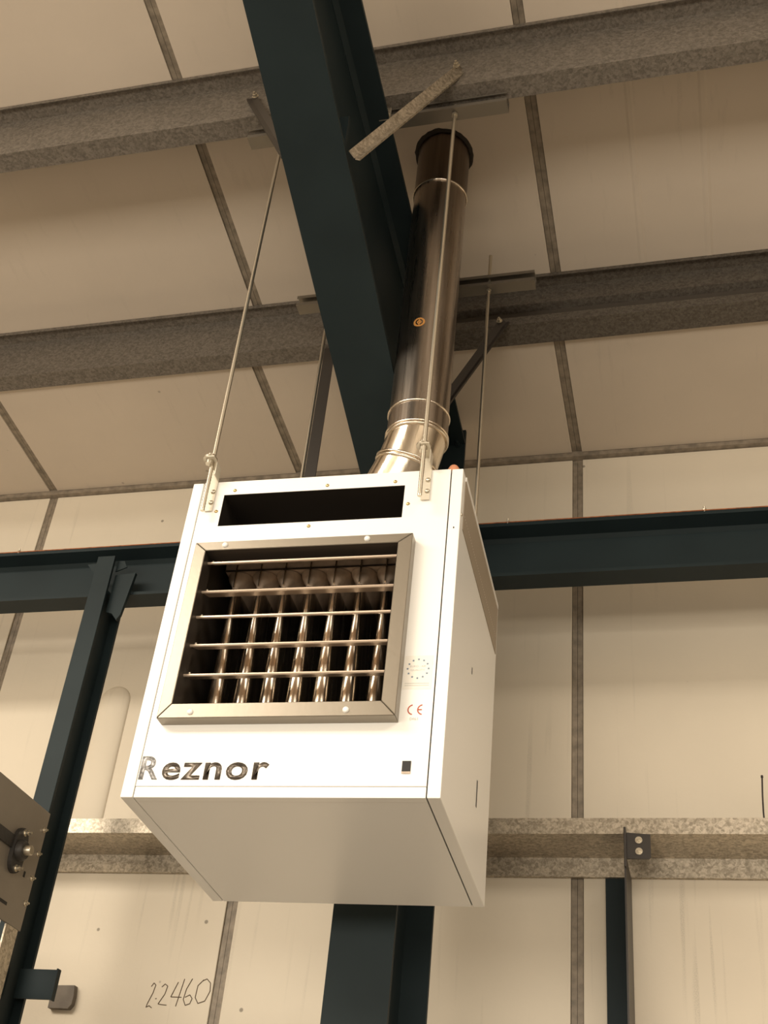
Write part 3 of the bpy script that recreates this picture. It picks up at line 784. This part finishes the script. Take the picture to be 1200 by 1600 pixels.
st = H_('quality_label', box(0.2190, 0.2745, -0.0004, -0.0001, -0.5330, -0.4600), 'label', label='pale sticker with a ring of twelve blue stars')
bm = bmesh.new()
for k in range(12):
    a = 2*math.pi*k/12 + math.pi/2; cx, cz = 0.2465 + 0.0205*math.cos(a), -0.4888 + 0.0205*math.sin(a)
    pts = [bm.verts.new((cx + (0.0028 if i % 2 == 0 else 0.0013)*math.cos(math.pi/2 + i*math.pi/5), -0.0007, cz + (0.0028 if i % 2 == 0 else 0.0013)*math.sin(math.pi/2 + i*math.pi/5))) for i in range(10)]
    bm.faces.new(pts)
H_('star_ring', bm, 'blue', st)
H_('label_print', text_mesh('EURO - AIR', 0.2310, 0.2620, -0.4855, -0.4815, -0.0007, 0.0), 'grey', st)
H_('label_print', text_mesh('QUALITY', 0.2320, 0.2600, -0.4940, -0.4900, -0.0007, 0.0), 'grey', st)
for z in (-0.5200, -0.5245):
    H_('label_print', box(0.2230, 0.2700, -0.0007, -0.0005, z-0.0010, z), 'grey', st)

# ------------------------------------------------------------------ roller shutter at the lower left
SX = -1.723
sh = thing('shutter_end_plate', 'grey roller shutter end plate with a black shaft bearing, lower left edge', 'shutter', (SX, 2.55, 0.81))
obj('end_plate', box(SX-0.006, SX, 1.95, 2.830, 0.812, 1.125, 0.001), 'plate', sh)
for y, z in ((2.818, 1.075), (2.818, 1.010), (2.818, 0.945), (2.818, 0.880)):
    obj('edge_bolt', hexbolt((SX, y, z), (1,0,0), 0.0052, 0.007), 'zinc', sh)
# flanged bearing
by, bz = 2.712, 0.981
pts = []
for k in range(40):
    t = 2*math.pi*k/40
    r = 0.030 + 0.028*abs(math.sin(t))**3
    pts.append((by + r*math.cos(t)*1.0, bz + r*math.sin(t)))
brg = obj('bearing_housing', prism(pts, SX+0.0002, SX+0.012), 'iron', sh)
def lathe_x(x0, prof, cy, cz, seg=28):
    return loft([[(x0 + d, cy + r*math.cos(2*math.pi*i/seg), cz + r*math.sin(2*math.pi*i/seg)) for i in range(seg)] for d, r in prof])
obj('bearing_boss', lathe_x(SX+0.012, [(0,0.027),(0.010,0.026),(0.016,0.021)], by, bz), 'iron', brg)
obj('shaft_end', lathe_x(SX+0.028, [(0,0.0125),(0.016,0.0125),(0.018,0.0105)], by, bz), 'zinc', brg)
for s in (-1, 1):
    obj('bolt', hexbolt((SX+0.012, by, bz + s*0.046), (1,0,0), 0.0065, 0.012), 'zinc', brg)
obj('bracket_arm', box(SX+0.0002, SX+0.006, 2.45, 2.690, 0.978, 1.010), 'iron', sh)
obj('slot_cut', box(SX+0.0001, SX+0.0006, 2.690, 2.735, 0.848, 0.856), 'black', sh)
obj('slot_cut', box(SX+0.0001, SX+0.0006, 2.775, 2.783, 0.935, 0.950), 'black', sh)
# guide channel and lower housing under the plate
gd = thing('shutter_guide', 'thin steel guide channel running down below the shutter end plate', 'rail', (-1.74, 2.80, FZ))
obj('guide_face', box(-1.752, -1.716, 2.760, 2.764, FZ, 0.806), 'teal', gd)
obj('guide_lip', box(-1.7165, -1.712, 2.740, 2.800, FZ, 0.806), 'galv_l', gd)
hs = thing('shutter_curtain', 'grey slatted shutter curtain just below the bearing plate', 'shutter', (-1.9, 2.74, FZ))
for k in range(14):
    z1 = 0.80 - k*0.085
    obj('slat', prism([(2.715, z1-0.083), (2.704, z1-0.062), (2.704, z1-0.022), (2.715, z1), (2.722, z1), (2.722, z1-0.083)], -4.0, -1.754), 'plate', hs)
obj('fixing_bolt', hexbolt((-1.775, 2.704, 0.755), (0,-1,0), 0.006, 0.008), 'zinc', hs)
